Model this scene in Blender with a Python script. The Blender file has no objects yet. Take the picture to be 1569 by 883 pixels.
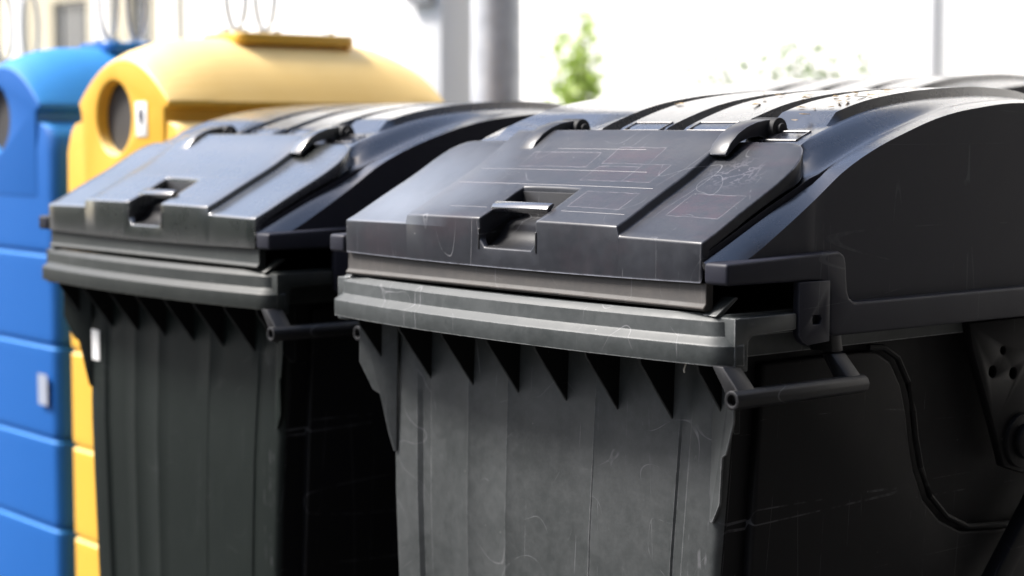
import bpy, bmesh, math, random
from mathutils import Vector, Matrix
R = math.radians
S = bpy.context.scene
COL = S.collection
random.seed(7)

# ------------------------------------------------------------ camera, world, sun, exposure
cam = bpy.data.cameras.new('camera'); co = bpy.data.objects.new('camera', cam); COL.objects.link(co)
S.camera = co
CAM = Vector((3.065, -2.53, 1.50))
yawR = R(50.3); pitch = math.atan((883/2-200)/2820)
co.location = CAM
co.rotation_euler = (math.pi/2 - pitch, 0, yawR)
cam.sensor_width = 36; cam.lens = 2820/1569*36
cam.clip_end = 2000; cam.clip_start = 0.05
cam.dof.use_dof = True; cam.dof.focus_distance = 3.8; cam.dof.aperture_fstop = 2.0

SUN_EL, SUN_AZ = 50, 228          # azimuth measured clockwise from +Y (towards +X)
w = bpy.data.worlds.new('World'); S.world = w; w.use_nodes = True
nt = w.node_tree; bg = nt.nodes['Background']
sky = nt.nodes.new('ShaderNodeTexSky'); sky.sky_type = 'NISHITA'; sky.sun_disc = False
sky.sun_elevation = R(SUN_EL); sky.sun_rotation = R(SUN_AZ)
sky.air_density = 1.0; sky.dust_density = 3.2; sky.ozone_density = 1.0
nt.links.new(sky.outputs[0], bg.inputs[0]); bg.inputs[1].default_value = 0.13
sd = bpy.data.lights.new('sun', 'SUN'); so = bpy.data.objects.new('sun', sd); COL.objects.link(so)
sd.energy = 3.4; sd.angle = R(14); sd.color = (1, .97, .93)
dirv = Vector((math.sin(R(SUN_AZ))*math.cos(R(SUN_EL)), math.cos(R(SUN_AZ))*math.cos(R(SUN_EL)), math.sin(R(SUN_EL))))
so.rotation_euler = dirv.to_track_quat('Z', 'Y').to_euler(); so.location = (-10, -20, 20)
S.view_settings.view_transform = 'Standard'; S.view_settings.look = 'None'
S.view_settings.exposure = 1.35; S.view_settings.gamma = 1

# ------------------------------------------------------------ materials
def mat(name, col, rough=.5, metal=0, spec=.5):
    m = bpy.data.materials.new(name); m.use_nodes = True
    b = m.node_tree.nodes['Principled BSDF']
    b.inputs['Base Color'].default_value = (*col, 1); b.inputs['Roughness'].default_value = rough
    b.inputs['Metallic'].default_value = metal; b.inputs['Specular IOR Level'].default_value = spec
    return m, m.node_tree, b
def node(nt, t, **k):
    n = nt.nodes.new(t)
    for a, v in k.items(): setattr(n, a, v)
    return n
def noise(nt, vec, scale, detail=4, rough=.55, dist=0):
    n = node(nt, 'ShaderNodeTexNoise'); n.inputs['Scale'].default_value = scale
    n.inputs['Detail'].default_value = detail; n.inputs['Roughness'].default_value = rough
    n.inputs['Distortion'].default_value = dist
    nt.links.new(vec, n.inputs['Vector']); return n.outputs['Fac']
def mapped(nt, vec, scale, rot=(0,0,0), loc=(0,0,0)):
    n = node(nt, 'ShaderNodeMapping'); n.inputs['Scale'].default_value = scale
    n.inputs['Rotation'].default_value = rot; n.inputs['Location'].default_value = loc
    nt.links.new(vec, n.inputs['Vector']); return n.outputs[0]
def ramp(nt, fac, stops):
    n = node(nt, 'ShaderNodeValToRGB'); e = n.color_ramp.elements
    while len(e) < len(stops): e.new(.5)
    for i, (p, c) in enumerate(stops):
        e[i].position = p; e[i].color = (c, c, c, 1) if not isinstance(c, tuple) else (*c, 1)
    nt.links.new(fac, n.inputs[0]); return n.outputs[0]
def mix(nt, fac, a, b):
    n = node(nt, 'ShaderNodeMix', data_type='RGBA')
    for s, v in ((n.inputs[0], fac), (n.inputs[6], a), (n.inputs[7], b)):
        if isinstance(v, (int, float)): s.default_value = v
        elif isinstance(v, tuple): s.default_value = (*v, 1)
        else: nt.links.new(v, s)
    return n.outputs[2]
def mth(nt, op, a, b=0.0, c=None):
    n = node(nt, 'ShaderNodeMath', operation=op)
    for i, v in enumerate((a, b, c)):
        if v is None: continue
        if isinstance(v, (int, float)): n.inputs[i].default_value = v
        else: nt.links.new(v, n.inputs[i])
    return n.outputs[0]
def line_mask(nt, vec, scale, thr, detail=2, dist=0):
    n = noise(nt, vec, scale, detail, .5, dist)
    d = mth(nt, 'ABSOLUTE', mth(nt, 'SUBTRACT', n, .5))
    return mth(nt, 'LESS_THAN', d, thr)

def sky_sheen(m, col, amt):  # paints pale sky light into the colour of upward faces
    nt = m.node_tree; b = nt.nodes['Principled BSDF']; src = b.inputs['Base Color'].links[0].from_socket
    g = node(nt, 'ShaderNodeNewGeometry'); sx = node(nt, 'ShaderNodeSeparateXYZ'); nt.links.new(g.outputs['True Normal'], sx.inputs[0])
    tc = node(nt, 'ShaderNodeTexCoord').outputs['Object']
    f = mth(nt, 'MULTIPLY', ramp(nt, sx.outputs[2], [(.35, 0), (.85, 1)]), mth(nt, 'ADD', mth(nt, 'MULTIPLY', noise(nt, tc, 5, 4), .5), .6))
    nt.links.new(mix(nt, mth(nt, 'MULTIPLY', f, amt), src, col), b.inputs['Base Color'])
def plastic(name, base, dusty, rough=.38, dust=.5, scratch=.5, streak=.5, wear_glint=.6, edge=(.30,.31,.31), spec=.5, coat=0, bump=.25, red=0):
    """aged moulded plastic: bleached dusty patches, run marks, scratches, scuffed edges with painted highlights"""
    m, nt, b = mat(name, base, rough, 0, spec)
    if coat:
        b.inputs['Coat Weight'].default_value = coat; b.inputs['Coat Roughness'].default_value = .20; b.inputs['Coat IOR'].default_value = 1.5+.35*coat
    tc = node(nt, 'ShaderNodeTexCoord').outputs['Object']
    big = ramp(nt, noise(nt, tc, 3.2, 6, .65), [(.30, 0), (.72, 1)])
    st = ramp(nt, noise(nt, mapped(nt, tc, (26, 26, 1.6)), 1.6, 5, .7), [(.42, 0), (.70, 1)])
    fine = ramp(nt, noise(nt, tc, 38, 8, .8), [(.42, 0), (.68, 1)])
    d = mth(nt, 'ADD', mth(nt, 'MULTIPLY', big, .55*dust), mth(nt, 'MULTIPLY', st, streak*.45))
    d = mth(nt, 'ADD', d, mth(nt, 'MULTIPLY', fine, .34*dust)); 
    dn = node(nt, 'ShaderNodeClamp'); nt.links.new(d, dn.inputs[0]); d = dn.outputs[0]
    c = mix(nt, d, base, dusty)
    # scratches: thin contour lines, masked
    s1 = line_mask(nt, mapped(nt, tc, (9, 9, .45), (.20, .30, .2)), 1.1, .0030, 0)
    s2 = line_mask(nt, mapped(nt, tc, (9, .5, 9), (.9, .35, 1.1)), .9, .0028, 0)
    msk = ramp(nt, noise(nt, tc, 6, 4, .7, 0), [(.50, 0), (.60, .9)])
    sc = mth(nt, 'MULTIPLY', mth(nt, 'MAXIMUM', s1, s2), msk)
    c = mix(nt, mth(nt, 'MULTIPLY', sc, scratch), c, (.16, .16, .17))
    # pin-prick flecks
    vo = node(nt, 'ShaderNodeTexVoronoi'); vo.inputs['Scale'].default_value = 26; nt.links.new(tc, vo.inputs['Vector'])
    fl = mth(nt, 'LESS_THAN', vo.outputs['Distance'], .045)
    fm = ramp(nt, noise(nt, tc, 11, 2), [(.55, 0), (.6, 1)])
    c = mix(nt, mth(nt, 'MULTIPLY', mth(nt, 'MULTIPLY', fl, fm), scratch*.8), c, (.22, .22, .21))
    if red:
        rm = mth(nt, 'MULTIPLY', ramp(nt, noise(nt, mapped(nt, tc, (1, 3, 1), (0, 0, .3)), 4.5, 5, .7), [(.52, 0), (.70, 1)]), red)
        c = mix(nt, rm, c, (.034, .018, .024))
    if wear_glint > 0:
        bv = node(nt, 'ShaderNodeBevel', samples=4); bv.inputs['Radius'].default_value = .004
        ge = node(nt, 'ShaderNodeNewGeometry')
        vm = node(nt, 'ShaderNodeVectorMath', operation='DOT_PRODUCT')
        nt.links.new(bv.outputs[0], vm.inputs[0]); nt.links.new(ge.outputs['Normal'], vm.inputs[1])
        e = mth(nt, 'MULTIPLY', mth(nt, 'SUBTRACT', 1.0, vm.outputs['Value']), 9)
        en = noise(nt, tc, 38, 4, .7)
        e = mth(nt, 'MULTIPLY', e, ramp(nt, en, [(.35, .15), (.7, 1)]))
        cl = node(nt, 'ShaderNodeClamp'); nt.links.new(e, cl.inputs[0]); 
        c = mix(nt, mth(nt, 'MULTIPLY', cl.outputs[0], wear_glint), c, edge)  # pale scuffed edge, also painting the highlight along it
    nt.links.new(c, b.inputs['Base Color'])
    rr = mth(nt, 'ADD', mth(nt, 'MULTIPLY', d, .22), rough)
    rr = mth(nt, 'ADD', rr, mth(nt, 'MULTIPLY', noise(nt, tc, 14, 4), .10)); nt.links.new(rr, b.inputs['Roughness'])
    bp = node(nt, 'ShaderNodeBump'); bp.inputs['Strength'].default_value = bump; bp.inputs['Distance'].default_value = .002
    hgt = mth(nt, 'ADD', noise(nt, tc, 9, 3, .5), mth(nt, 'MULTIPLY', noise(nt, tc, 160, 2), .06))
    hgt = mth(nt, 'SUBTRACT', hgt, mth(nt, 'MULTIPLY', sc, .35*scratch))
    nt.links.new(hgt, bp.inputs['Height']); nt.links.new(bp.outputs[0], b.inputs['Normal'])
    return m

M = {}
M['body'] = plastic('grey green weathered plastic', (.013,.0165,.0165), (.072,.076,.078), .46, .8, .55, .07, .7, (.22,.225,.23))
M['rim'] = plastic('bleached rim plastic', (.011,.015,.015), (.062,.068,.069), .42, .9, .7, .10, .95, (.36,.37,.37))

def residue_and_sheen(m):
    # old sticker marks and a pale reflection painted on the flap (container coordinates)
    nt = m.node_tree; b = nt.nodes['Principled BSDF']; src = b.inputs['Base Color'].links[0].from_socket
    tc = node(nt, 'ShaderNodeTexCoord').outputs['Object']; sx = node(nt, 'ShaderNodeSeparateXYZ'); nt.links.new(tc, sx.inputs[0])
    X, Y, Z = sx.outputs
    nz = noise(nt, tc, 26, 5, .7); wob = mth(nt, 'MULTIPLY', mth(nt, 'SUBTRACT', noise(nt, tc, 30, 2), .5), .006)
    X = mth(nt, 'ADD', X, wob); Y2 = mth(nt, 'ADD', Y, wob)
    out = src
    for (x0, x1, y0, y1, red) in ((.415,.560,.072,.152,.75),(.07,.20,.150,.205,.5),(.20,.285,.150,.215,.7),(.07,.215,.215,.268,.6),(-.20,.03,.20,.25,.25),(.14,.30,.05,.108,.3)):
        dx = mth(nt, 'SUBTRACT', mth(nt, 'ABSOLUTE', mth(nt, 'SUBTRACT', X, (x0+x1)/2)), (x1-x0)/2)
        dy = mth(nt, 'SUBTRACT', mth(nt, 'ABSOLUTE', mth(nt, 'SUBTRACT', Y2, (y0+y1)/2)), (y1-y0)/2)
        d = mth(nt, 'MAXIMUM', dx, dy)
        inside = mth(nt, 'LESS_THAN', d, 0.0)
        edge = mth(nt, 'LESS_THAN', mth(nt, 'ABSOLUTE', d), .0012)
        pat = ramp(nt, nz, [(.38, 0), (.62, 1)])
        out = mix(nt, mth(nt, 'MULTIPLY', mth(nt, 'MULTIPLY', inside, pat), red), out, (.030, .015, .022))
        out = mix(nt, mth(nt, 'MULTIPLY', edge, mth(nt, 'ADD', mth(nt, 'MULTIPLY', pat, .55), .15)), out, (.13, .12, .13))
    # pale reflection painted into the colour of the left front corner
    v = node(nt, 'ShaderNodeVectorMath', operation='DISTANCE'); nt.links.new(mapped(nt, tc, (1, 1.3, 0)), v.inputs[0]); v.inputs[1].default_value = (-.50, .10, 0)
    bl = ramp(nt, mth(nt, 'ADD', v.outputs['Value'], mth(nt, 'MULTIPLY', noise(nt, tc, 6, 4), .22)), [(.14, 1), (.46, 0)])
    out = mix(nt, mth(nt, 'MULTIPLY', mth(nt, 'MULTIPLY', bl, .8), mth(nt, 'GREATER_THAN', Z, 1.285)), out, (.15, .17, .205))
    # scuffed scribble patch on the right strip
    v = node(nt, 'ShaderNodeVectorMath', operation='DISTANCE'); nt.links.new(mapped(nt, tc, (1, 1.6, 0)), v.inputs[0]); v.inputs[1].default_value = (.46, .36, 0)
    area = ramp(nt, v.outputs['Value'], [(.03, 1), (.09, 0)])
    lines = line_mask(nt, tc, 34, .03, 3)
    out = mix(nt, mth(nt, 'MULTIPLY', mth(nt, 'MULTIPLY', area, lines), .3), out, (.16, .15, .17))
    nt.links.new(out, b.inputs['Base Color'])
M['gusset'] = plastic('shadow black gusset plastic', (.004,.0045,.005), (.010,.011,.012), .55, .4, .2, .1, .9, (.10,.105,.105), .2)  # blacker than the body, shade under the rim put in the colour
M['side'] = plastic('shaded side plastic', (.0025,.0025,.0032), (.005,.005,.0065), .45, .4, .35, .015, .15, (.03,.03,.035), .18)  # body plastic darkened, shade of the container sides painted in
M['lid'] = plastic('dark lid plastic', (.0042,.0045,.0075), (.008,.009,.014), .20, .30, .2, .06, .25, (.09,.09,.11), .7, .9, bump=.025)
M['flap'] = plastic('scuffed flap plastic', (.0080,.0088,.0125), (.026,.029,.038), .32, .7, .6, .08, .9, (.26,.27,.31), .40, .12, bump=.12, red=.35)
residue_and_sheen(M['flap'])
M['gable'] = plastic('shade toned end wall plastic', (.0125,.013,.021), (.016,.017,.025), .42, .4, .2, .02, .6, (.10,.10,.12), .26, bump=.05)  # same plastic as the lid, toned to paint the end wall's shade
M['skirt'] = plastic('grimy skirt plastic', (.016,.015,.0145), (.060,.052,.046), .5, .9, .3, .3, .3, (.16,.13,.10))
M['body2'] = plastic('dark green plastic', (.003,.0060,.0050), (.0085,.0125,.0110), .46, .5, .2, .2, .4, (.05,.055,.05), .2)
M['rim2'] = plastic('dark green rim plastic', (.006,.009,.008), (.028,.031,.028), .42, .6, .2, .3, .6, (.12,.115,.10), .4)
M['flap2'] = plastic('green black flap plastic', (.0038,.0060,.0055), (.011,.014,.013), .20, .4, .2, .2, .4, (.12,.12,.12), .9, 1, bump=.08)
M['black'] = plastic('black moulding', (.0035,.0035,.0045), (.008,.008,.010), .40, .4, .5, .1, .4, (.06,.06,.07), .4)
M['pin'] = mat('matt black pin', (.006,.006,.007), .7)[0]
M['metal'] = mat('dull galvanised steel', (.42,.43,.45), .5, .7)[0]
M['rubber'] = plastic('rubber flap', (.030,.027,.025), (.06,.055,.05), .6, .5, 0, .8, 0)
M['yellow'] = plastic('yellow moulded plastic', (.70,.38,.030), (.70,.43,.09), .36, .3, 0, .2, 0)
M['blue'] = plastic('blue moulded plastic', (.007,.095,.35), (.012,.115,.38), .5, .3, 0, .2, 0, spec=.25)
sky_sheen(M['yellow'], (.92,.72,.34), .9); sky_sheen(M['blue'], (.04,.27,.62), .8)
M['green'] = plastic('green moulded plastic', (.01,.16,.09), (.04,.2,.12), .4, .3, 0, .2, 0)
M['white'] = mat('white label film', (.75,.75,.73), .4)[0]
M['greylabel'] = mat('weathered grey label', (.30,.33,.40), .5)[0]
M['ink'] = mat('dark label print', (.03,.03,.06), .5)[0]
M['straw'] = mat('dry plant scrap', (.42,.30,.16), .8)[0]
M['leafbit'] = mat('dry brown leaf', (.30,.13,.05), .8)[0]
M['dirt'] = mat('pale bird dirt', (.55,.52,.45), .8)[0]

# ------------------------------------------------------------ mesh helpers
def finish(name, bm, m, parent=None, bevel=0, seg=2, angle=35, boolcut=None, solid=0, smooth=True, recalc=True, flank=None):
    if recalc: bmesh.ops.recalc_face_normals(bm, faces=bm.faces)
    me = bpy.data.meshes.new(name); bm.to_mesh(me); bm.free()
    o = bpy.data.objects.new(name, me); COL.objects.link(o)
    mods = False
    if solid:
        q = o.modifiers.new('s', 'SOLIDIFY'); q.thickness = solid; q.offset = -1; mods = True
    cut = None
    if boolcut is not None:
        cme = bpy.data.meshes.new('cut'); bmesh.ops.recalc_face_normals(boolcut, faces=boolcut.faces)
        boolcut.to_mesh(cme); boolcut.free(); cut = bpy.data.objects.new('cut', cme); COL.objects.link(cut)
        q = o.modifiers.new('b', 'BOOLEAN'); q.operation = 'DIFFERENCE'; q.object = cut; q.solver = 'EXACT'; mods = True
    if bevel:
        q = o.modifiers.new('v', 'BEVEL'); q.width = bevel; q.segments = seg; q.limit_method = 'ANGLE'
        q.angle_limit = R(angle); mods = True
    if mods:
        bpy.context.view_layer.update()
        dg = bpy.context.evaluated_depsgraph_get()
        nm = bpy.data.meshes.new_from_object(o.evaluated_get(dg)); nm.name = name
        o.modifiers.clear(); old = o.data; o.data = nm; bpy.data.meshes.remove(old)
    if cut: 
        cm = cut.data; bpy.data.objects.remove(cut); bpy.data.meshes.remove(cm)
    if smooth:
        o.data.polygons.foreach_set('use_smooth', [True]*len(o.data.polygons))
        o.data.set_sharp_from_angle(angle=R(32))
    o.data.materials.clear(); o.data.materials.append(m)
    for p in o.data.polygons: p.material_index = 0
    if flank:   # separate tone for the two end walls, their shade put in the colour
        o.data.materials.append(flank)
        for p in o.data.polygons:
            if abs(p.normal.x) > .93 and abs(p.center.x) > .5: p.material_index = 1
    if parent: o.parent = parent
    return o
def box(bm, x0, x1, y0, y1, z0, z1):
    v = [bm.verts.new((x, y, z)) for x in (x0, x1) for y in (y0, y1) for z in (z0, z1)]
    for f in ((0,1,3,2),(4,6,7,5),(0,4,5,1),(2,3,7,6),(0,2,6,4),(1,5,7,3)): bm.faces.new([v[i] for i in f])
def prism(bm, pts, axis, a, b):
    """extrude a 2-D outline along axis: 0 -> pts are (y,z); 1 -> (x,z); 2 -> (x,y)"""
    def mk(p, t):
        return {0: (t, p[0], p[1]), 1: (p[0], t, p[1]), 2: (p[0], p[1], t)}[axis]
    A = [bm.verts.new(mk(p, a)) for p in pts]; B = [bm.verts.new(mk(p, b)) for p in pts]
    n = len(pts); bm.faces.new(A); bm.faces.new(B[::-1])
    for i in range(n): bm.faces.new((A[i], A[(i+1) % n], B[(i+1) % n], B[i]))
def tube(bm, path, r, n=10, closed=False, cap=True):
    path = [Vector(p) for p in path]; rings = []
    L = len(path)
    for i, p in enumerate(path):
        a = path[i-1] if (i or closed) else path[0]; c = path[(i+1) % L] if (i < L-1 or closed) else path[-1]
        t = (c-a).normalized(); up = Vector((0,0,1)) if abs(t.z) < .9 else Vector((1,0,0))
        s = t.cross(up).normalized(); u = s.cross(t).normalized()
        rr = r[i] if isinstance(r, (list, tuple)) else r
        rings.append([bm.verts.new(p + (s*math.cos(2*math.pi*k/n)+u*math.sin(2*math.pi*k/n))*rr) for k in range(n)])
    for i in range(L if closed else L-1):
        A, B = rings[i], rings[(i+1) % L]
        for k in range(n): bm.faces.new((A[k], A[(k+1) % n], B[(k+1) % n], B[k]))
    if cap and not closed: bm.faces.new(rings[0][::-1]); bm.faces.new(rings[-1])
def disc(bm, c, axis, r, a, b, n=20):
    pts = [(c[0]+r*math.cos(2*math.pi*k/n), c[1]+r*math.sin(2*math.pi*k/n)) for k in range(n)]
    prism(bm, pts, axis, a, b)
def interp(tab):
    def f(t):
        if t <= tab[0][0]: return tab[0][1]
        for i in range(len(tab)-1):
            (a, va), (b, vb) = tab[i], tab[i+1]
            if t <= b:
                m0 = (vb-va)/(b-a) if i == 0 else (vb-tab[i-1][1])/(b-tab[i-1][0])
                m1 = (vb-va)/(b-a) if i+2 >= len(tab) else (tab[i+2][1]-va)/(tab[i+2][0]-a)
                h = b-a; s = (t-a)/h
                return (2*s**3-3*s*s+1)*va+(s**3-2*s*s+s)*h*m0+(-2*s**3+3*s*s)*vb+(s**3-s*s)*h*m1
        return tab[-1][1]
    return f
def thing(name, label, cat, loc=(0,0,0), rz=0, group=None):
    o = bpy.data.objects.new(name, None); COL.objects.link(o); o.location = loc; o.rotation_euler = (0,0,rz)
    o.empty_display_size = .2
    o['label'] = label; o['category'] = cat
    if group: o['group'] = group
    return o
def tag(o, label=None, cat=None, group=None, kind=None):
    for k, v in (('label', label), ('category', cat), ('group', group), ('kind', kind)):
        if v: o[k] = v
    return o
def copy_tree(o, parent=None):
    c = o.copy(); COL.objects.link(c); c.parent = parent
    for ch in [x for x in ALLCH(o)]: copy_tree(ch, c)
    return c
def ALLCH(o): return [x for x in list(bpy.data.objects) if x.parent == o]
def BM(): return bmesh.new()

# ------------------------------------------------------------ ground and pavement
def ground_mat():
    m, nt, b = mat('asphalt', (.05,.05,.05), .85)
    tc = node(nt, 'ShaderNodeTexCoord').outputs['Object']
    f = noise(nt, tc, 60, 6, .7); g = noise(nt, tc, .6, 4)
    c = mix(nt, ramp(nt, f, [(.35, 0), (.7, 1)]), (.035,.035,.036), (.085,.083,.08))
    c = mix(nt, ramp(nt, g, [(.4, 0), (.7, .5)]), c, (.10,.095,.085)); nt.links.new(c, b.inputs['Base Color'])
    bp = node(nt, 'ShaderNodeBump'); bp.inputs['Distance'].default_value = .006; nt.links.new(f, bp.inputs['Height']); nt.links.new(bp.outputs[0], b.inputs['Normal'])
    return m
bm = BM(); v = [bm.verts.new(p) for p in ((-600,-600,-.40),(600,-600,-.40),(600,600,-.40),(-600,600,-.40))]; bm.faces.new(v)
tag(finish('ground', bm, ground_mat()), kind='structure')
m, nt, b = mat('concrete slabs', (.3,.29,.27), .85)
tc = node(nt, 'ShaderNodeTexCoord').outputs['Object']
br = node(nt, 'ShaderNodeTexBrick'); br.inputs['Scale'].default_value = 1; br.inputs['Brick Width'].default_value = .5
br.inputs['Row Height'].default_value = .5; br.inputs['Mortar Size'].default_value = .006; br.offset = 0
br.inputs['Color1'].default_value = (.30,.29,.27,1); br.inputs['Color2'].default_value = (.25,.245,.23,1); br.inputs['Mortar'].default_value = (.08,.08,.075,1)
nt.links.new(tc, br.inputs['Vector']); nt.links.new(br.outputs[0], b.inputs['Base Color'])
bm = BM(); box(bm, -40, .9, 1.60, 11.5, -.45, -.305)
tag(finish('pavement', bm, m, bevel=.01), kind='structure')

# ------------------------------------------------------------ the large waste container
S_top = interp([(-.05,1.276),(0,1.294),(.106,1.350),(.2,1.399),(.26,1.435),(.30,1.462),(.34,1.484)])
M_top = interp([(-.06,1.235),(0,1.262),(.1,1.315),(.2,1.365),(.3,1.440),(.36,1.478),(.45,1.512),(.55,1.540),(.65,1.557),(.75,1.568),(.9,1.577),(1.0,1.577),(1.12,1.568),(1.25,1.53),(1.38,1.45),(1.48,1.35),(1.56,1.24)])
R_top = interp([(-.06,1.232),(0,1.252),(.172,1.334),(.312,1.398),(.35,1.422),(.45,1.464),(.533,1.493),(.709,1.542),(.818,1.559),(1.0,1.568),(1.12,1.556),(1.25,1.515),(1.38,1.435),(1.48,1.33),(1.56,1.22)])
G_top = interp([(-.06,1.222),(.0,1.225),(.085,1.256),(.172,1.304),(.267,1.361),(.358,1.419),(.455,1.463),(.555,1.497),(.657,1.526),(.765,1.545),(.956,1.561),(1.12,1.545),(1.25,1.50),(1.38,1.415),(1.48,1.31),(1.56,1.21)])
def bow(x): return -.055*(1-(x/.66)**2)
def rrect(x0, x1, y0, y1, r, n=6):
    pts = []
    for cx, cy, a0 in ((x1-r, y0+r, -90), (x1-r, y1-r, 0), (x0+r, y1-r, 90), (x0+r, y0+r, 180)):
        for k in range(n+1):
            a = R(a0+90*k/n); pts.append((cx+r*math.cos(a), cy+r*math.sin(a)))
    return pts

def rim_path(inset, y1=1.50, n=24):
    """plan outline of the rim, bowed front, rounded front corners"""
    hx = .668-inset; r = .055-inset*.4; pts = []
    y0 = -.022+inset
    for k in range(n+1):
        x = -(hx-r)+2*(hx-r)*k/n; pts.append((x, y0-.045*(1-(abs(x)/(hx-r))**2.2)*.9-.0))
    for k in range(1, 7):
        a = R(-90+90*k/6); pts.append((hx-r+r*math.cos(a), y0+r+r*math.sin(a)))
    pts += [(hx, .30), (hx, y1-.06), (hx-.06, y1), (-(hx-.06), y1), (-hx, y1-.06), (-hx, .30)]
    for k in range(6, 0, -1):
        a = R(-90+90*k/6); pts.append((-(hx-r+r*math.cos(a)), y0+r+r*math.sin(a)))
    return pts
def sweep(bm, prof, pathf, zmod=None):
    """prof: list of (inset, z), closed ring of rings"""
    rings = []
    for ins, z in prof:
        pth = pathf(ins); rings.append([bm.verts.new((x, y, z if zmod is None else zmod(x, y, z))) for x, y in pth])
    n = len(rings[0])
    for i in range(len(rings)):
        A, B = rings[i], rings[(i+1) % len(rings)]
        for k in range(n): bm.faces.new((A[k], A[(k+1) % n], B[(k+1) % n], B[k]))

def make_bin(label, mb, mr, mf, sagged=True):
    t = thing('waste_container', label, 'waste container', (0,0,0), 0, 'black wheeled waste containers')
    # ---- body: tapered shell, fluted front
    bm = BM(); rings = []
    zs = [-.15,.0,.25,.45,.62,.74,.86,.93,1.0,1.06,1.10]
    fx = [(-.56,0),(-.50,0),(-.475,.0),(-.462,.009),(-.430,.009),(-.417,.0),(-.34,0),(-.272,0),(-.269,-.0014),(-.266,0),(-.20,0),(-.124,.0),(-.121,-.0014),(-.118,0),
          (-.05,0),(.02,0),(.10,0),(.179,.0),(.182,-.0018),(.185,0),(.26,0),(.33,0),(.40,0),(.445,0),(.45,.004),(.475,.004),(.48,0),(.56,0)]
    for z in zs:
        t_ = (1.1-z); hw = .576-.06*t_; yf = .108-.02*min(1, max(0, (1.1-z)/.5)); yb = 1.44-.12*t_; rc = .022
        ring = []
        for x, d in fx:
            ring.append((x/.56*(hw-rc), yf+d*(1 if z < .95 else .3)))
        for k in range(1, 6):
            a = R(-90+90*k/5); ring.append((hw-rc+rc*math.cos(a), yf+rc+rc*math.sin(a)))
        ring += [(hw, .5), (hw, yb-.06), (hw-.06, yb), (-hw+.06, yb), (-hw, yb-.06), (-hw, .5)]
        for k in range(5, 0, -1):
            a = R(-90+90*k/5); ring.append((-(hw-rc+rc*math.cos(a)), yf+rc+rc*math.sin(a)))
        rings.append([bm.verts.new((x, y, z)) for x, y in ring])
    n = len(rings[0])
    for i in range(len(rings)-1):
        for k in range(n): bm.faces.new((rings[i][k], rings[i][(k+1) % n], rings[i+1][(k+1) % n], rings[i+1][k]))
    bm.faces.new(rings[0][::-1]); bm.faces.new(rings[-1])
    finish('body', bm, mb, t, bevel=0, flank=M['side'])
    # side panels with S-shaped rear edge
    for s in (1, -1):
        bm = BM()
        S_edge = [(.47,1.04),(.52,1.036),(.57,1.010),(.61,.955),(.635,.89),(.65,.83),(.675,.76),(.715,.69),(.78,.635),(.86,.60),(1.0,.585),(1.30,.58)]
        pts = [(.16,-.08),(.17,1.04)] + S_edge + [(1.30,-.08)]
        nA = []; nB = []
        for y, z in pts:
            hw = .576-.06*(1.1-z)
            nA.append(bm.verts.new((s*(hw+.022), y, z))); nB.append(bm.verts.new((s*(hw-.01), y, z)))
        bm.faces.new(nA); bm.faces.new(nB[::-1])
        for i in range(len(pts)): j = (i+1) % len(pts); bm.faces.new((nA[i], nA[j], nB[j], nB[i]))
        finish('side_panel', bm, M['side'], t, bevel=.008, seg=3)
        # raised bead following the S edge
        bm = BM(); tube(bm, [(s*(.576-.06*(1.1-z)+.016), y+.028, z+.006) for y, z in S_edge], .007, 8)
        finish('edge_bead', bm, M['side'], t)
        # pivot bracket plate with holes and central boss
        cut = BM()
        for (y, z, r) in ((.888,.965,.014),(.965,.955,.014),(.925,1.01,.010),(1.03,.985,.010)): disc(cut, (y, z), 0, r, s*.55, s*.70, 14)
        bm = BM(); prism(bm, [(.80,1.08),(.815,1.02),(.90,.84),(.94,.745),(1.02,.72),(1.08,.75),(1.12,.9),(1.2,1.02),(1.2,1.08)], 0, s*.600, s*.622)
        hp = finish('pivot_bracket', bm, M['side'], t, bevel=.003, boolcut=cut)
        bm = BM(); disc(bm, (.995,.80), 0, .062, s*.60, s*.634, 28); disc(bm, (.995,.80), 0, .04, s*.634, s*.65, 28)
        finish('pivot_boss', bm, M['side'], hp, bevel=.004)
        # slanting strengthening arm low on the side
        bm = BM(); prism(bm, [(.86,.44),(1.14,.74),(1.18,.71),(.90,.41)], 0, s*.585, s*.625)
        finish('side_strut', bm, M['side'], t, bevel=.004)
    # ---- gussets under the rim
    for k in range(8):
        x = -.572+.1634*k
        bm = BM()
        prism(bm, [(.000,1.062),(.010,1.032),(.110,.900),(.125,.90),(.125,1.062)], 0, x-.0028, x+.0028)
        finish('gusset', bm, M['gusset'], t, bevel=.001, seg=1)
    # corner fins
    for s in (1, -1):
        bm = BM()
        out = [(-.035,1.062),(.062,1.055),(.064,.935),(.030,.868),(.012,.858),(-.006,.76),(-.026,.72),(-.035,.72)]
        F = []; Bk = []
        for u, z in out:
            yy = .094-.045*max(0, (u+.035)/.097) if z > .8 else .086
            F.append(bm.verts.new((s*(.565+u), yy, z))); Bk.append(bm.verts.new((s*(.565+u), yy+.006, z)))
        bm.faces.new(F); bm.faces.new(Bk[::-1])
        for i in range(len(F)): j = (i+1) % len(F); bm.faces.new((F[i], F[j], Bk[j], Bk[i]))
        finish('corner_fin', bm, mb, t, bevel=.0015, seg=1)
    # ---- rim: two stepped bands
    def zsag(x, y, z): return z
    bm = BM()
    sweep(bm, [(0,1.053),(0,1.091),(.003,1.0945),(.014,1.103),(.017,1.107),(.018,1.136),(.021,1.140),(.030,1.149),(.075,1.146),(.10,1.12),(.10,1.06),(.05,1.056)], lambda i: rim_path(i))
    for f in [f for f in bm.faces if all(v.co.y > .06 and v.co.z < 1.10 for v in f.verts) and abs(f.calc_center_median().x) > .5 and f.calc_center_median().y < 1.3]:
        pass
    cut = BM()
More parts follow.
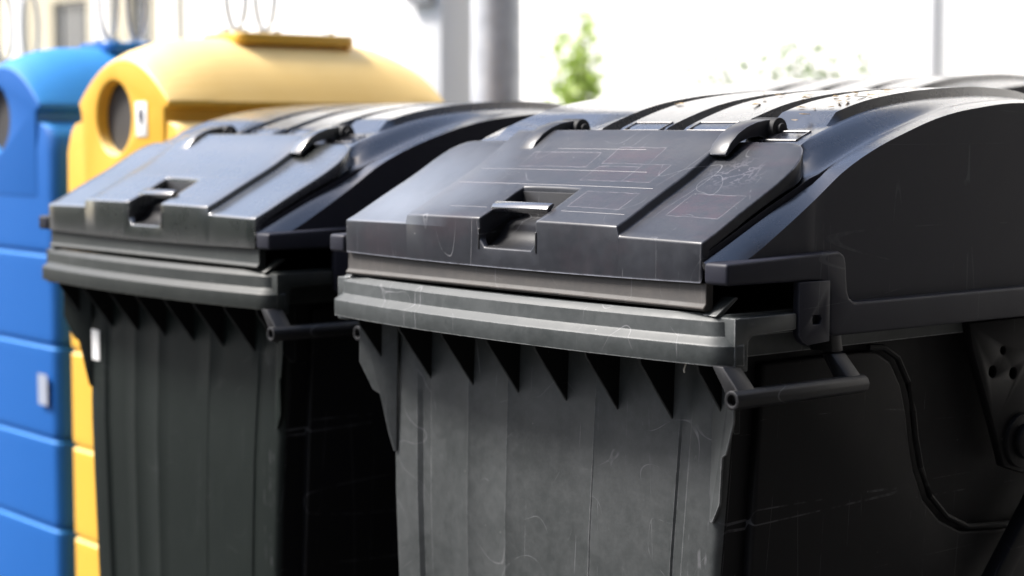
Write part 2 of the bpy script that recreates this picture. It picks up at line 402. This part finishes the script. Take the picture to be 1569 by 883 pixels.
    for s in (1, -1):  # openings in the side of the rim behind the corner
        prism(cut, [(.035,.99),(.035,1.095),(.05,1.106),(1.40,1.106),(1.40,.99)], 0, s*.60, s*.75)
    finish('rim', bm, mr, t, bevel=.0022, seg=2, angle=28, boolcut=cut)
    for s in (1, -1):
        # corner bracket carrying the trunnion handle
        cut = BM(); disc(cut, (.030,1.073), 0, .0085, s*.60, s*.75, 14)
        bm = BM(); prism(bm, [(.012,1.040),(.012,1.144),(.186,1.144),(.186,1.112),(.062,1.108),(.050,1.098),(.048,1.040)], 0, s*.625, s*.6655)
        finish('corner_bracket', bm, mr, t, bevel=.003, boolcut=cut)
        # upstanding peg on the corner
        bm = BM(); prism(bm, [(.0,1.146),(.02,1.146),(.065,1.178),(.055,1.180)], 0, s*.590, s*.625); finish('corner_peg', bm, mr, t, bevel=.002)
        # handle: hollow bar + two arms
        hx = s*.697; oy = 0 if s > 0 else .12
        cut = BM(); disc(cut, (hx, .995), 1, .0105, oy-.06, oy+.10, 16)
        bm = BM()
        disc(bm, (hx, .995), 1, .0195, oy-.030, oy+.350, 10)
        bar = finish('side_handle', bm, M['black'], t, bevel=.003, seg=2, boolcut=cut)
        for (ya, yb) in ((oy-.018,oy+.030),(oy+.295,oy+.338)):
            bm = BM()
            pr = [(s*.632,1.055),(s*.662,1.055),(s*.704,1.012),(s*.714,.998),(s*.685,.985),(s*.672,1.0)]
            prism(bm, pr, 1, ya, yb)
            if ya > .1: prism(bm, [(s*.60,1.145),(s*.647,1.145),(s*.662,1.057),(s*.60,1.057)], 1, ya+.004, yb-.006)
            finish('handle_arm', bm, M['black'], bar, bevel=.004)
    # ---- dome lid (opening under the flap left free)
    ribs = [(-.46,-.105),(-.04,.108),(.165,.314),(.365,.515)]
    def H(x, y):
        h = 0
        ys0 = .44 if x > .34 or abs(x+.24) < .05 else .345
        e = min(1, max(0, (y-ys0)/.012)) * min(1, max(0, (1.42-y)/.05))
        for a, b_ in ribs:
            wl = .010
            if a-wl < x < b_+wl:
                h = max(h, .020*min(1, (x-(a-wl))/wl, ((b_+wl)-x)/wl))
        return h*e
    xs = set([q*k for k in (-1,1) for q in (.635,.628,.618,.608,.600,.5965,.5945,.594,.588,.584,.578,.57,.555,.54,.53)])
    for a, b_ in ribs:
        for q in (a-.010, a-.0, b_, b_+.010, (a+b_)/2): xs.add(round(q, 4))
    for q in (-.5, -.2): xs.add(q)
    xs = sorted(xs)
    ys = sorted(set([-.008,.0,.03,.06,.09,.12,.15,.18,.21,.24,.268,.272,.30,.325,.338,.352]+[.38+.03*k for k in range(35)]+[1.43,1.46,1.48,1.50,1.52,1.54,1.56]))
    ys = [y for y in ys if y <= 1.56]
    bm = BM(); grid = []
    def ztop(x, y):
        ax = abs(x); m_, r_, g_ = M_top(y), R_top(y), G_top(y)
        k = min(1, max(0, (y-.295)/.08)); k = k*k*(3-2*k)
        if ax <= .53: return m_ + H(x, y)
        low = r_ + .012*(1-k)
        if ax <= .594:
            q = min(1, (ax-.53)/.062); q = q*q*(3-2*q); return (m_+(r_-m_)*q)*k + low*(1-k)
        if ax <= .597: return r_-.007*(1-k)
        if ax <= .600: return r_
        q = (ax-.600)/.035; return r_+(g_-r_)*(q**1.25)
    for y in ys:
        row = []
        for x in xs:
            row.append(bm.verts.new((x, y, ztop(x, y))))
        zb = 1.215 if y < .27 else 1.10
        row = [bm.verts.new((-.637, y, min(zb, G_top(y)-.004)))] + row + [bm.verts.new((.637, y, min(zb, G_top(y)-.004)))]
        grid.append(row)
    for i in range(len(ys)-1):
        for j in range(len(xs)+1):
            a, b_, c, d = grid[i][j], grid[i][j+1], grid[i+1][j+1], grid[i+1][j]
            cx = (a.co.x+b_.co.x)/2
            if abs(cx) < .579 and ys[i] < .30 and ys[i+1] <= .301: continue
            bm.faces.new((a, b_, c, d))
    for v in [v for v in bm.verts if not v.link_faces]: bm.verts.remove(v)
    dome = finish('dome_lid', bm, M['lid'], t, solid=.010, recalc=True, flank=M['gable'])
    # make sure the shell thickens inwards
    # rear wall of the lid
    bm = BM(); prism(bm, [(-.63,1.09),(.63,1.09),(.63,1.225),(-.63,1.225)], 1, 1.545, 1.556); finish('rear_wall', bm, M['lid'], dome)
    # flange round the foot of the dome
    for s in (1, -1):
        bm = BM()
        out = [(-.012,1.207),(.20,1.205),(.255,1.203),(.275,1.195),(.283,1.175),(.283,1.105),(.290,1.092),(.31,1.090),(1.56,1.087),
               (1.56,1.155),(.385,1.155),(.36,1.156),(.345,1.165),(.338,1.18),(.333,1.235),(.328,1.252),(.312,1.260),(.26,1.259),(-.012,1.249)]
        prism(bm, out, 0, s*.604, s*.666)
        finish('flange', bm, M['gable'], dome, bevel=.0075, seg=4)
        # hanging tongue with a slot
        cut = BM(); prism(cut, [(.232,1.118),(.228,1.128),(.232,1.137),(.252,1.137),(.257,1.128),(.252,1.118)], 0, s*.60, s*.70)
        bm = BM(); prism(bm, [(.189,1.204),(.189,1.10),(.200,1.086),(.216,1.078),(.281,1.082),(.281,1.204)], 0, s*.652, s*.6685)
        finish('lid_tongue', bm, M['gable'], dome, bevel=.002, boolcut=cut)
    # little framed recesses on the rib ends
    for a, b_ in ribs[1:]:
        bm = BM()
        x0, x1 = a+.02, b_-.012
        for (p, q) in (((x0,.362),(x1,.362)),((x1,.362),(x1,.405)),((x1,.405),(x0,.405)),((x0,.405),(x0,.362))):
            tube(bm, [(p[0],p[1],ztop(p[0],p[1])+.0005),(q[0],q[1],ztop(q[0],q[1])+.0005)], .0028, 6)
        finish('rib_frame', bm, M['lid'], dome)
    # ---- flap (small lid in the dome lid)
    RA, RB = -.318, .390   # raised middle
    def outl(y):  # half width of flap, rounded rear corners
        if y > .235:
            q = min(1, (y-.235)/.095); return .597-.078*(1-math.sqrt(max(0, 1-q*q)))
        return .597
    ysf = [-.010,.012,.03,.06,.09,.135,.16,.185,.21,.235,.255,.275,.295,.310,.321,.330]
    cols = [-1,-.97,-.93,-.8,-.65]
    bm = BM(); top = []; bot = []
    absx = [-.50,-.45,-.40,-.3555,-.3490,-.28,-.2,-.12,-.04,.04,.12,.2,.28,.3570,.3640,.40,.45,.50]
    def hraise(x, y):
        if -.350 <= x <= .358: return .0200 + .004*min(1, max(0, (y-.2)/.1))
        return 0
    for y in ysf:
        o_ = outl(y); xr = [-o_, -(.50+(o_-.50)*.5)] + absx + [(.50+(o_-.50)*.5), o_]
        if 0: xr = [-.5-.0012*k for k in (3,2,1)] + absx + [.5+.0012*k for k in (1,2,3)]
        T = []; B = []
        for x in xr:
            yy = y
            crown = -.004*(abs(x)/.6)**2
            z = S_top(y) + hraise(x, y) + crown
            T.append(bm.verts.new((x, yy, z)))
            q = min(1, max(0, (y-.14)/.12)); zb = (S_top(y)-.030)*(1-q)+(R_top(y)+.016)*q
            if y < .0: zb = 1.203+.006*(x/.6)**2-.003
            B.append(bm.verts.new((x, yy, min(z-.01, zb))))
        top.append(T); bot.append(B)
    nr, nc = len(ysf), len(top[0])
    for i in range(nr-1):
        for j in range(nc-1):
            bm.faces.new((top[i][j], top[i][j+1], top[i+1][j+1], top[i+1][j])); bm.faces.new((bot[i][j], bot[i+1][j], bot[i+1][j+1], bot[i][j+1]))
    for j in range(nc-1):
        bm.faces.new((top[0][j], bot[0][j], bot[0][j+1], top[0][j+1])); bm.faces.new((top[-1][j], top[-1][j+1], bot[-1][j+1], bot[-1][j]))
    for i in range(nr-1):
        bm.faces.new((top[i][0], top[i+1][0], bot[i+1][0], bot[i][0])); bm.faces.new((top[i][-1], bot[i][-1], bot[i+1][-1], top[i+1][-1]))
    cut = BM()
    CX = .012; prism(cut, [(CX-.094,1.264),(CX-.078,1.246),(CX+.078,1.246),(CX+.094,1.264),(CX+.094,1.45),(CX-.094,1.45)], 1, -.2, .118)
    flap = finish('flap_lid', bm, mf, t, bevel=.0042, seg=3, angle=38, boolcut=cut)
    # recess tray inside the handle opening
    bm = BM()
    prism(bm, [(-.008,1.236),(-.008,1.247),(.02,1.250),(.045,1.266),(.06,1.290),(.075,1.300),(.112,1.308),(.114,1.365),(.126,1.365),(.126,1.30),(.07,1.25)], 0, CX-.094, CX+.094)
    for s in (1, -1): prism(bm, [(-.012,1.24),(.120,1.27),(.120,1.355),(-.012,1.285)], 0, CX+s*.0942, CX+s*.099)
    finish('handle_tray', bm, M['black'], flap, bevel=.002)
    bm = BM(); prism(bm, [(.026,1.322),(.022,1.332),(.027,1.339),(.040,1.346),(.045,1.342),(.036,1.332),(.033,1.322)], 0, CX-.0945, CX+.0945)
    finish('pull_bar', bm, M['lid'], flap, bevel=.002)
    # embossed lines
    bm = BM()
    def sz(x, y): return S_top(y)+hraise(x, y)-.004*(abs(x)/.6)**2
    for (x0, x1, y) in ((-.13,.16,.262),(-.32,.24,.188),(-.33,.32,.128),(-.24,-.11,.034),(.14,.335,.034)):
        n_ = 8
        tube(bm, [(x0+(x1-x0)*k/n_, y, sz(x0+(x1-x0)*k/n_, y)-.0008) for k in range(n_+1)], .0011, 6)
    finish('embossed_line', bm, M['lid'], flap)
    # skirt under the flap
    bm = BM(); prof = [(.010,1.208),(.010,1.168),(.002,1.160),(.006,1.154),(.03,1.154),(.03,1.208)]
    rings = []
    for ins, z in prof:
        rings.append([bm.verts.new((x, -.010+ins, z)) for x in [-.603+1.203*k/20 for k in range(21)]])
    for i in range(len(rings)):
        A, B = rings[i], rings[(i+1) % len(rings)]
        for k in range(20): bm.faces.new((A[k], A[k+1], B[k+1], B[k]))
    bm.faces.new([r_[0] for r_ in rings]); bm.faces.new([r_[-1] for r_ in rings][::-1])
    finish('flap_skirt', bm, M['skirt'] if sagged else mr, flap, bevel=.0015, seg=1)
    # hinge arms
    for (xa, xb) in ((-.272,-.222),(.350,.402)):
        for (p0, p1) in ((xa, xb),):
            up = [(.255,1.450),(.272,1.474),(.294,1.494),(.32,1.508),(.35,1.518),(.38,1.523),(.412,1.524),(.430,1.513),(.425,1.495)]
            lo = [(.39,1.480),(.36,1.487),(.33,1.484),(.30,1.474),(.275,1.455),(.262,1.445)]
            bm = BM(); prism(bm, up+lo, 0, p0, p1)
            ha = finish('hinge_arm', bm, M['black'] if False else mf, flap, bevel=.004, seg=2)
            bm = BM(); disc(bm, (.408,1.504), 0, 0.0235, p0-.002, p1+.014, 24); disc(bm, (.408,1.504), 0, .012, p1+.014, p1+.023, 14)
            finish('hinge_pin', bm, M['pin'], ha, bevel=.003)
    # ---- castors (under the body)
    for sx in (1, -1):
        for y in (.36, 1.18):
            bm = BM(); box(bm, sx*.42-.05, sx*.42+.05, y-.05, y+.05, -.165, -.148)
            prism(bm, [(y-.04,-.165),(y+.04,-.165),(y+.015,-.315),(y-.015,-.315)], 0, sx*.42-.034, sx*.42-.028); prism(bm, [(y-.04,-.165),(y+.04,-.165),(y+.015,-.315),(y-.015,-.315)], 0, sx*.42+.028, sx*.42+.034)
            cs = finish('castor', bm, M['metal'], t)
            bm = BM(); disc(bm, (y, -.3), 0, .10, sx*.42-.022, sx*.42+.022, 28); finish('wheel', bm, M['black'], cs, bevel=.008)
    return t

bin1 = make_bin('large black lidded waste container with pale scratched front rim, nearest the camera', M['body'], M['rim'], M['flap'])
bin1.location = (0, 0, 0)
bin2 = make_bin('dark green black waste container between the yellow container and the nearest black one', M['body2'], M['rim2'], M['flap2'], False)
bin2.location = (-1.606, 0, -.012)
# white sticker on the front of the second container
bm = BM(); prism(bm, [(-.548,.805),(-.480,.803),(-.480,.897),(-.548,.899)], 1, .092, .0965); finish('sticker', bm, M['white'], bin2)
bin3 = copy_tree(bin1); bin3.location = (-1.07, 1.62, .087); bin3['label'] = 'black waste container standing behind the front row, only its domed lid top showing'

# droppings, plant scraps on the nearest lid
def on_lid(x, y): return M_top(y)+.001
dome1 = [o for o in bin1.children if o.name.startswith('dome_lid')][0]

# ------------------------------------------------------------ recycling containers (rounded roof, round hole)
def make_recycler(label, mm, loc, sticker):
    t = thing('recycling_container', label, 'recycling container', loc, 0, 'tall recycling containers with round holes')
    # local origin: ground under the middle of the front
    bm = BM(); rings = []
    def sec(z, ex):  # ex: outward growth
        return [(x, y, z) for x, y in rrect(-.468-ex, .420+ex, .006-max(-.014,min(ex,.012))*.3, 1.26+ex, .05+ex*.3, 5)]
    zz = [(-.40,.0),(-.34,.01)]
    for g in (-.05,.30,.665,1.02): zz += [(g-.035,.012),(g-.006,.012),(g,-.012),(g+.012,-.014),(g+.022,.010),(g+.05,.012)]
    zz += [(1.25,.012),(1.42,.008),(1.475,-.008),(1.51,-.035),(1.525,-.07),(1.53,-.12)]
    hole = BM(); disc(hole, (-.065,1.545), 1, .136, -.2, .2, 40)
    for z, ex in sorted(zz): rings.append([bm.verts.new(p) for p in sec(z, ex)])
    n = len(rings[0])
    for i in range(len(rings)-1):
        for k in range(n): bm.faces.new((rings[i][k], rings[i][(k+1) % n], rings[i+1][(k+1) % n], rings[i+1][k]))
    bm.faces.new(rings[0][::-1]); bm.faces.new(rings[-1])
    finish('body', bm, mm, t, bevel=.006, seg=2, angle=30, boolcut=hole)
    # head: arched profile extruded front to back, roof domed lengthwise
    bm = BM(); secs = []
    vs = [-1,-.97,-.9,-.75,-.6,-.4,-.2,0,.2,.4,.6,.75,.9,.97,1]
    for v in vs:
        y = .60+.60*v
        A = .150+.088*(1-abs(v)**5)
        lower = [(-.305,1.30),(-.305,1.50),(-.318,1.60)]
        prof = [(-.30,1.24),(-.318,1.56)]
        for k in range(25):
            u = -1+2*k/24
            prof.append((.335*u+.0, 1.600+A*(1-abs(u)**2.0)))
        prof += [(.335,1.582),(.300,1.572),(.300,1.24)]
        secs.append([bm.verts.new((x, y, z)) for x, z in prof])
    n = len(secs[0])
    for i in range(len(secs)-1):
        for k in range(n): bm.faces.new((secs[i][k], secs[i][(k+1) % n], secs[i+1][(k+1) % n], secs[i+1][k]))
    bm.faces.new(secs[0]); bm.faces.new(secs[-1][::-1])
    cut = BM(); disc(cut, (-.065,1.545), 1, .132, -.2, .13, 40)
    head = finish('head', bm, mm, t, bevel=.018, seg=4, angle=40, boolcut=cut)
    bm = BM(); disc(bm, (-.065,1.545), 1, .133, .045, .055, 40); finish('rubber_flap', bm, M['rubber'], head)
    # roof plate with hooks and lifting loops
    bm = BM(); prism(bm, rrect(-.15, .15, .40, .92, .05, 4), 2, 1.815, 1.856); pl = finish('top_plate', bm, mm, t, bevel=.008)
    for y in (.42,.50,.57,.64,.88):
        bm = BM(); box(bm, -.02, .03, y-.012, y+.012, 1.854, 1.874); finish('plate_stud', bm, M['metal'], pl, bevel=.003)
    for y in (.475,.60):
        bm = BM(); tube(bm, [(.026*math.cos(a), y+.028*math.cos(a), 2.03+.16*math.sin(a)) for a in [2*math.pi*k/28 for k in range(28)]], .009, 8, closed=True)
        finish('lifting_loop', bm, M['metal'], pl)
    if sticker:
        bm = BM(); box(bm, .107, .187, -.004, -.001, 1.478, 1.60); s_ = finish('pictogram_label', bm, M['white'], t, bevel=.001)
        bm = BM(); prism(bm, [(.147+.016*math.cos(a), 1.553+.025*math.sin(a)) for a in [2*math.pi*k/16 for k in range(16)]], 1, -.006, -.0045)
        box(bm, .140, .154, -.006, -.0045, 1.520, 1.536); finish('pictogram', bm, M['ink'], s_)
    else:
        bm = BM(); box(bm, .300, .378, -.0135, -.0115, .44, .56); finish('label', bm, M['greylabel'], t)
    return t
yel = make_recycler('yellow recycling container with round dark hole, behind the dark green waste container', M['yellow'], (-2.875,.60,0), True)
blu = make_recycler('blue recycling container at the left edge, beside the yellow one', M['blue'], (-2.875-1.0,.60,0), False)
grn = make_recycler('green recycling container farthest left, beyond the blue one', M['green'], (-2.875-2.05,.62,-.06), False)

# ------------------------------------------------------------ background
def render_mat(name, c1, c2):
    m, nt, b = mat(name, c1, .9); tc = node(nt, 'ShaderNodeTexCoord').outputs['Object']
    c = mix(nt, ramp(nt, noise(nt, tc, .8, 5), [(.4, 0), (.65, 1)]), c1, c2); nt.links.new(c, b.inputs['Base Color'])
    bp = node(nt, 'ShaderNodeBump'); bp.inputs['Distance'].default_value = .004; nt.links.new(noise(nt, tc, 90, 3), bp.inputs['Height']); nt.links.new(bp.outputs[0], b.inputs['Normal'])
    return m
M['wall'] = render_mat('white render', (.84,.83,.80), (.80,.79,.75))
M['cream'] = render_mat('cream render', (.50,.45,.33), (.46,.41,.30))
M['plinth'] = render_mat('plinth', (.5,.49,.46), (.45,.44,.42))
M['postpaint'] = mat('pale grey post paint', (.62,.62,.62), .6)[0]
M['glass'] = mat('window glass', (.12,.125,.13), .2)[0]
M['frame'] = mat('painted window frame', (.40,.39,.37), .5)[0]
M['roof'] = mat('brown roof tiles', (.16,.09,.06), .8)[0]
M['drain'] = mat('pale painted pipe', (.62,.62,.63), .5)[0]
bd = thing('building', 'long white rendered building filling the bright background', 'building', (0,10.5,0))
YB = 0
holes = [(-29.5,-28.3),(-26.6,-25.9),(-23.9,-22.7),(-21.4,-20.7)]
bm = BM(); box(bm, -40, -19.3, YB, YB+6, -.41, 12.5)
cut = BM()
for a, b_ in holes: box(cut, a, b_, YB-.5, YB+.18, 1.3, 3.5)
finish('wall', bm, M['cream'], bd, boolcut=cut)
bm = BM(); box(bm, -19.3, 14, YB-.25, YB+6, -.41, 12.5); finish('wall', bm, M['wall'], bd)
bm = BM(); box(bm, -40, 14.1, YB-.31, YB-.252, -.41, .4); finish('plinth', bm, M['plinth'], bd)
for x in (-27.4,-25.1,-22.1,-20.1):
    bm = BM(); box(bm, x-.22, x+.22, YB-.10, YB-.002, .5, 12.4); finish('pilaster', bm, M['wall'], bd)
for a, b_ in holes:
    bm = BM()
    for (x0, x1, z0, z1) in ((a,a+.07,1.3,3.5),(b_-.07,b_,1.3,3.5),(a+.07,b_-.07,1.3,1.37),(a+.07,b_-.07,3.43,3.5),((a+b_)/2-.03,(a+b_)/2+.03,1.37,3.43)): box(bm, x0, x1, YB+.08, YB+.13, z0, z1)
    wf = finish('window', bm, M['frame'], bd)
    bm = BM(); box(bm, a+.05, b_-.05, YB+.10, YB+.115, 1.35, 3.45); finish('pane', bm, M['glass'], wf)
bm = BM(); tube(bm, [(-6.72,YB-.30,-.2),(-6.72,YB-.30,12.4)], .035, 12); finish('drainpipe', bm, M['drain'], bd)
bm = BM(); prism(bm, [(-.7,12.5),(3,14),(6.5,12.5)], 0, -40.4, 14.4); finish('roof', bm, M['roof'], bd)

# galvanised pole and the white post beside it
def atpx(px, depth):
    fw = Vector((-math.sin(yawR), math.cos(yawR), 0)); rt = Vector((math.cos(yawR), math.sin(yawR), 0))
    p = CAM + fw*depth + rt*((px-784.5)/2820*depth); return Vector((p.x, p.y, 0))
m, nt, b = mat('galvanised pole', (.45,.47,.50), .45, .1)
tc = node(nt, 'ShaderNodeTexCoord').outputs['Object']
c = mix(nt, ramp(nt, noise(nt, tc, 9, 5), [(.35, 0), (.7, 1)]), (.42,.44,.47), (.56,.58,.61)); nt.links.new(c, b.inputs['Base Color'])
p = atpx(760, 8.2); bm = BM(); tube(bm, [(0,0,-.31),(0,0,7)], [.118,.095], 32)
tp = thing('lamp_post', 'thick grey galvanised metal pole behind the black containers', 'pole', (p.x,p.y,0))
finish('pole', bm, m, tp)
bm = BM(); disc(bm, (0,0), 2, .19, -.305, -.275, 24); finish('base_plate', bm, M['metal'], tp, bevel=.004)
p = atpx(680, 10.5); tp = thing('square_post', 'pale square post with a grey box, left of the metal pole', 'post', (p.x,p.y,0), R(4))
bm = BM(); box(bm, -.14, .14, -.14, .14, -.305, 5); finish('post', bm, M['postpaint'], tp, bevel=.01)
bm = BM(); box(bm, -.10, .10, -.20, -.142, 2.20, 2.7); finish('switch_box', bm, M['metal'], tp, bevel=.01)

# plants
def leafmat(name, c1, c2):
    m, nt, b = mat(name, c1, .55)
    oi = node(nt, 'ShaderNodeNewGeometry'); rp = ramp(nt, oi.outputs['Random Per Island'], [(0, c1), (1, c2)]); nt.links.new(rp, b.inputs['Base Color'])
    tr = node(nt, 'ShaderNodeBsdfTranslucent'); nt.links.new(rp, tr.inputs[0]); ms = node(nt, 'ShaderNodeMixShader'); ms.inputs[0].default_value = .4
    nt.links.new(b.outputs[0], ms.inputs[1]); nt.links.new(tr.outputs[0], ms.inputs[2]); nt.links.new(ms.outputs[0], nt.nodes['Material Output'].inputs[0])
    return m
M['leaf'] = leafmat('fresh yellow green leaves', (.34,.48,.08), (.55,.66,.22))
M['leaf2'] = leafmat('mid green leaves', (.12,.20,.06), (.22,.30,.12))
M['bark'] = mat('bark', (.12,.09,.06), .9)[0]
def leaf(bm, c, s):
    d = Vector((random.gauss(0,1), random.gauss(0,1), random.gauss(0,1)-.2)).normalized(); e = d.orthogonal().normalized()
    e = (Matrix.Rotation(random.random()*6.28, 3, d) @ e); f = d.cross(e)
    pts = [c, c+e*s*.5+f*s*.28, c+e*s, c+e*s*.5-f*s*.28]; bm.faces.new([bm.verts.new(q) for q in pts])
def plant(name, label, cat, loc, h, rad, nstem, nleaf, ls, lm, zmin=.2, taper=1):
    t = thing(name, label, cat, loc); bs = BM(); bl = BM()
    for i in range(nstem):
        a = random.random()*6.28; r1 = rad*random.uniform(.1,.9)*(1 if nstem > 1 else 0); hh = h*random.uniform(.75,1)
        pts = [Vector((r1*.25*math.cos(a)*q+random.gauss(0,.01), r1*.25*math.sin(a)*q, hh*q)) + Vector((math.cos(a), math.sin(a), 0))*r1*.75*q*q for q in [k/6 for k in range(7)]]
        tube(bs, pts, [.016*(1-.8*k/6)*(h/2)**.5 for k in range(7)], 6)
        for k in range(nleaf//nstem):
            q = random.uniform(zmin, 1); f = q*6; j = min(5, int(f)); c = pts[j].lerp(pts[j+1], f-j)
            sp = rad*(1-.7*q*taper)*.55; c = c+Vector((random.gauss(0,sp*.6), random.gauss(0,sp*.6), random.gauss(0,.05)))
            leaf(bl, c, ls*random.uniform(.6,1.2))
    finish('stem', bs, M['bark'], t); o = finish('foliage', bl, lm, t, smooth=False, recalc=False)
    return t
p = atpx(893, 11.6); p.z = -.305
plant('sapling', 'slim yellow green sapling against the white wall, right of the metal pole', 'sapling', p, 2.76, .25, 9, 1800, .075, M['leaf'], .45, .55)
p = atpx(838, 11.6); p.z = -.305
plant('young_shrub', 'low faint green shrub between the metal pole and the sapling', 'shrub', p, 2.1, .16, 2, 200, .06, M['leaf'], .4)
p = atpx(1205, 11.0); p.z = -.305
plant('bush', 'low wide green bush whose top shows above the rear container lid', 'bush', p, 2.35, .62, 22, 2600, .06, M['leaf2'], .75, .3)
p = atpx(1318, 11.0); p.z = -.305
plant('weed', 'small green plant tip right of the wide bush', 'plant', p, 2.36, .12, 3, 240, .05, M['leaf2'], .6, .5)

# added dark brick block, out of view, shading the container sides and their reflections
m, nt, b = mat('dark brick', (.06,.04,.035), .9)
tc = node(nt, 'ShaderNodeTexCoord').outputs['Object']
br = node(nt, 'ShaderNodeTexBrick'); br.inputs['Scale'].default_value = 2.2
br.inputs['Color1'].default_value = (.022,.018,.018,1); br.inputs['Color2'].default_value = (.016,.014,.014,1); br.inputs['Mortar'].default_value = (.03,.03,.03,1)
nt.links.new(mapped(nt, tc, (1,1,1), (R(90),0,R(90))), br.inputs['Vector']); nt.links.new(br.outputs[0], b.inputs['Base Color'])
gb = thing('brick_light_blocker', 'added brick block out of view, blocking light from the right of the yard', 'building', (4.8,0,0))
bm = BM(); prism(bm, [(0,10.2),(0,-6.5),(-2.6,-6.5),(-2.6,-12),(6,-12),(6,10.2)], 2, -.41, 9); finish('wall', bm, m, gb)
bm = BM(); prism(bm, [(-.4,9.0),(3,11),(6.4,9.0)], 1, -6.4, 10.2); finish('roof', bm, M['roof'], gb)

# added evergreen screen, out of view, cutting the low sky glow on the fronts
m, nt, b = mat('evergreen hedge', (.02,.035,.015), .9)
tc = node(nt, 'ShaderNodeTexCoord').outputs['Object']
nt.links.new(mix(nt, ramp(nt, noise(nt, tc, 7, 5, .7), [(.35, 0), (.7, 1)]), (.012,.020,.009), (.040,.065,.025)), b.inputs['Base Color'])
bm = BM(); rngh = random.Random(3)
NX, NZ = 60, 10
def hp(i, j, side):
    x = -38+i*(36/NX); z = -.40+5.3*j/NZ
    return (x+rngh.uniform(-.12,.12), side*(1.0-.25*(j/NZ)**3)+rngh.uniform(-.16,.16), z+(rngh.uniform(-.18,.18) if j else 0))
F = [[bm.verts.new(hp(i, j, -1)) for j in range(NZ+1)] for i in range(NX+1)]
Bk = [[bm.verts.new(hp(i, j, 1)) for j in range(NZ+1)] for i in range(NX+1)]
for i in range(NX):
    for j in range(NZ):
        bm.faces.new((F[i][j], F[i+1][j], F[i+1][j+1], F[i][j+1])); bm.faces.new((Bk[i][j], Bk[i][j+1], Bk[i+1][j+1], Bk[i+1][j]))
    bm.faces.new((F[i][NZ], F[i+1][NZ], Bk[i+1][NZ], Bk[i][NZ]))
for e in (0, NX):
    for j in range(NZ): bm.faces.new((F[e][j], F[e][j+1], Bk[e][j+1], Bk[e][j]))
o = finish('blocker_hedge', bm, m); o.location = (0, -13, 0)
tag(o, 'added evergreen screen out of view, blocking low sky glow on the container fronts', 'blocker_hedge')

# dry scraps lying on the nearest dome lid
bm = BM(); rs = random.Random(11)
for k in range(46):
    x = rs.uniform(.30, .50) if k % 3 else rs.uniform(-.05, .52); y = rs.gauss(.60, .12)
    if y < .40 or y > .95: continue
    z = M_top(y)+(.020 if any(a < x < b_ for a, b_ in [(-.46,-.105),(-.04,.108),(.165,.314),(.365,.515)]) else 0)+.0025
    a = rs.random()*6.28; L = rs.uniform(.006,.018); wd = L*rs.uniform(.15,.45)
    c, s_ = math.cos(a), math.sin(a)
    P = [(x-c*L, y-s_*L, z), (x-s_*wd, y+c*wd, z+rs.uniform(.001,.004)), (x+c*L, y+s_*L, z+.001), (x+s_*wd, y-c*wd, z+.001)]
    bm.faces.new([bm.verts.new(p) for p in P])
o = finish('leaf_litter', bm, M['straw'], smooth=False, solid=.0008)
tag(o, 'dry brown plant scraps scattered on the dome of the nearest container', 'leaf litter', kind='stuff')
# pale thread caught under the rim near the corner
bm = BM(); tube(bm, [(.545,.005,1.056),(.546,.0,1.045),(.544,-.002,1.036),(.5445,-.001,1.030)], .0016, 6)
o = finish('thread', bm, M['dirt']); tag(o, 'pale thread hanging under the right end of the nearest container rim', 'thread')
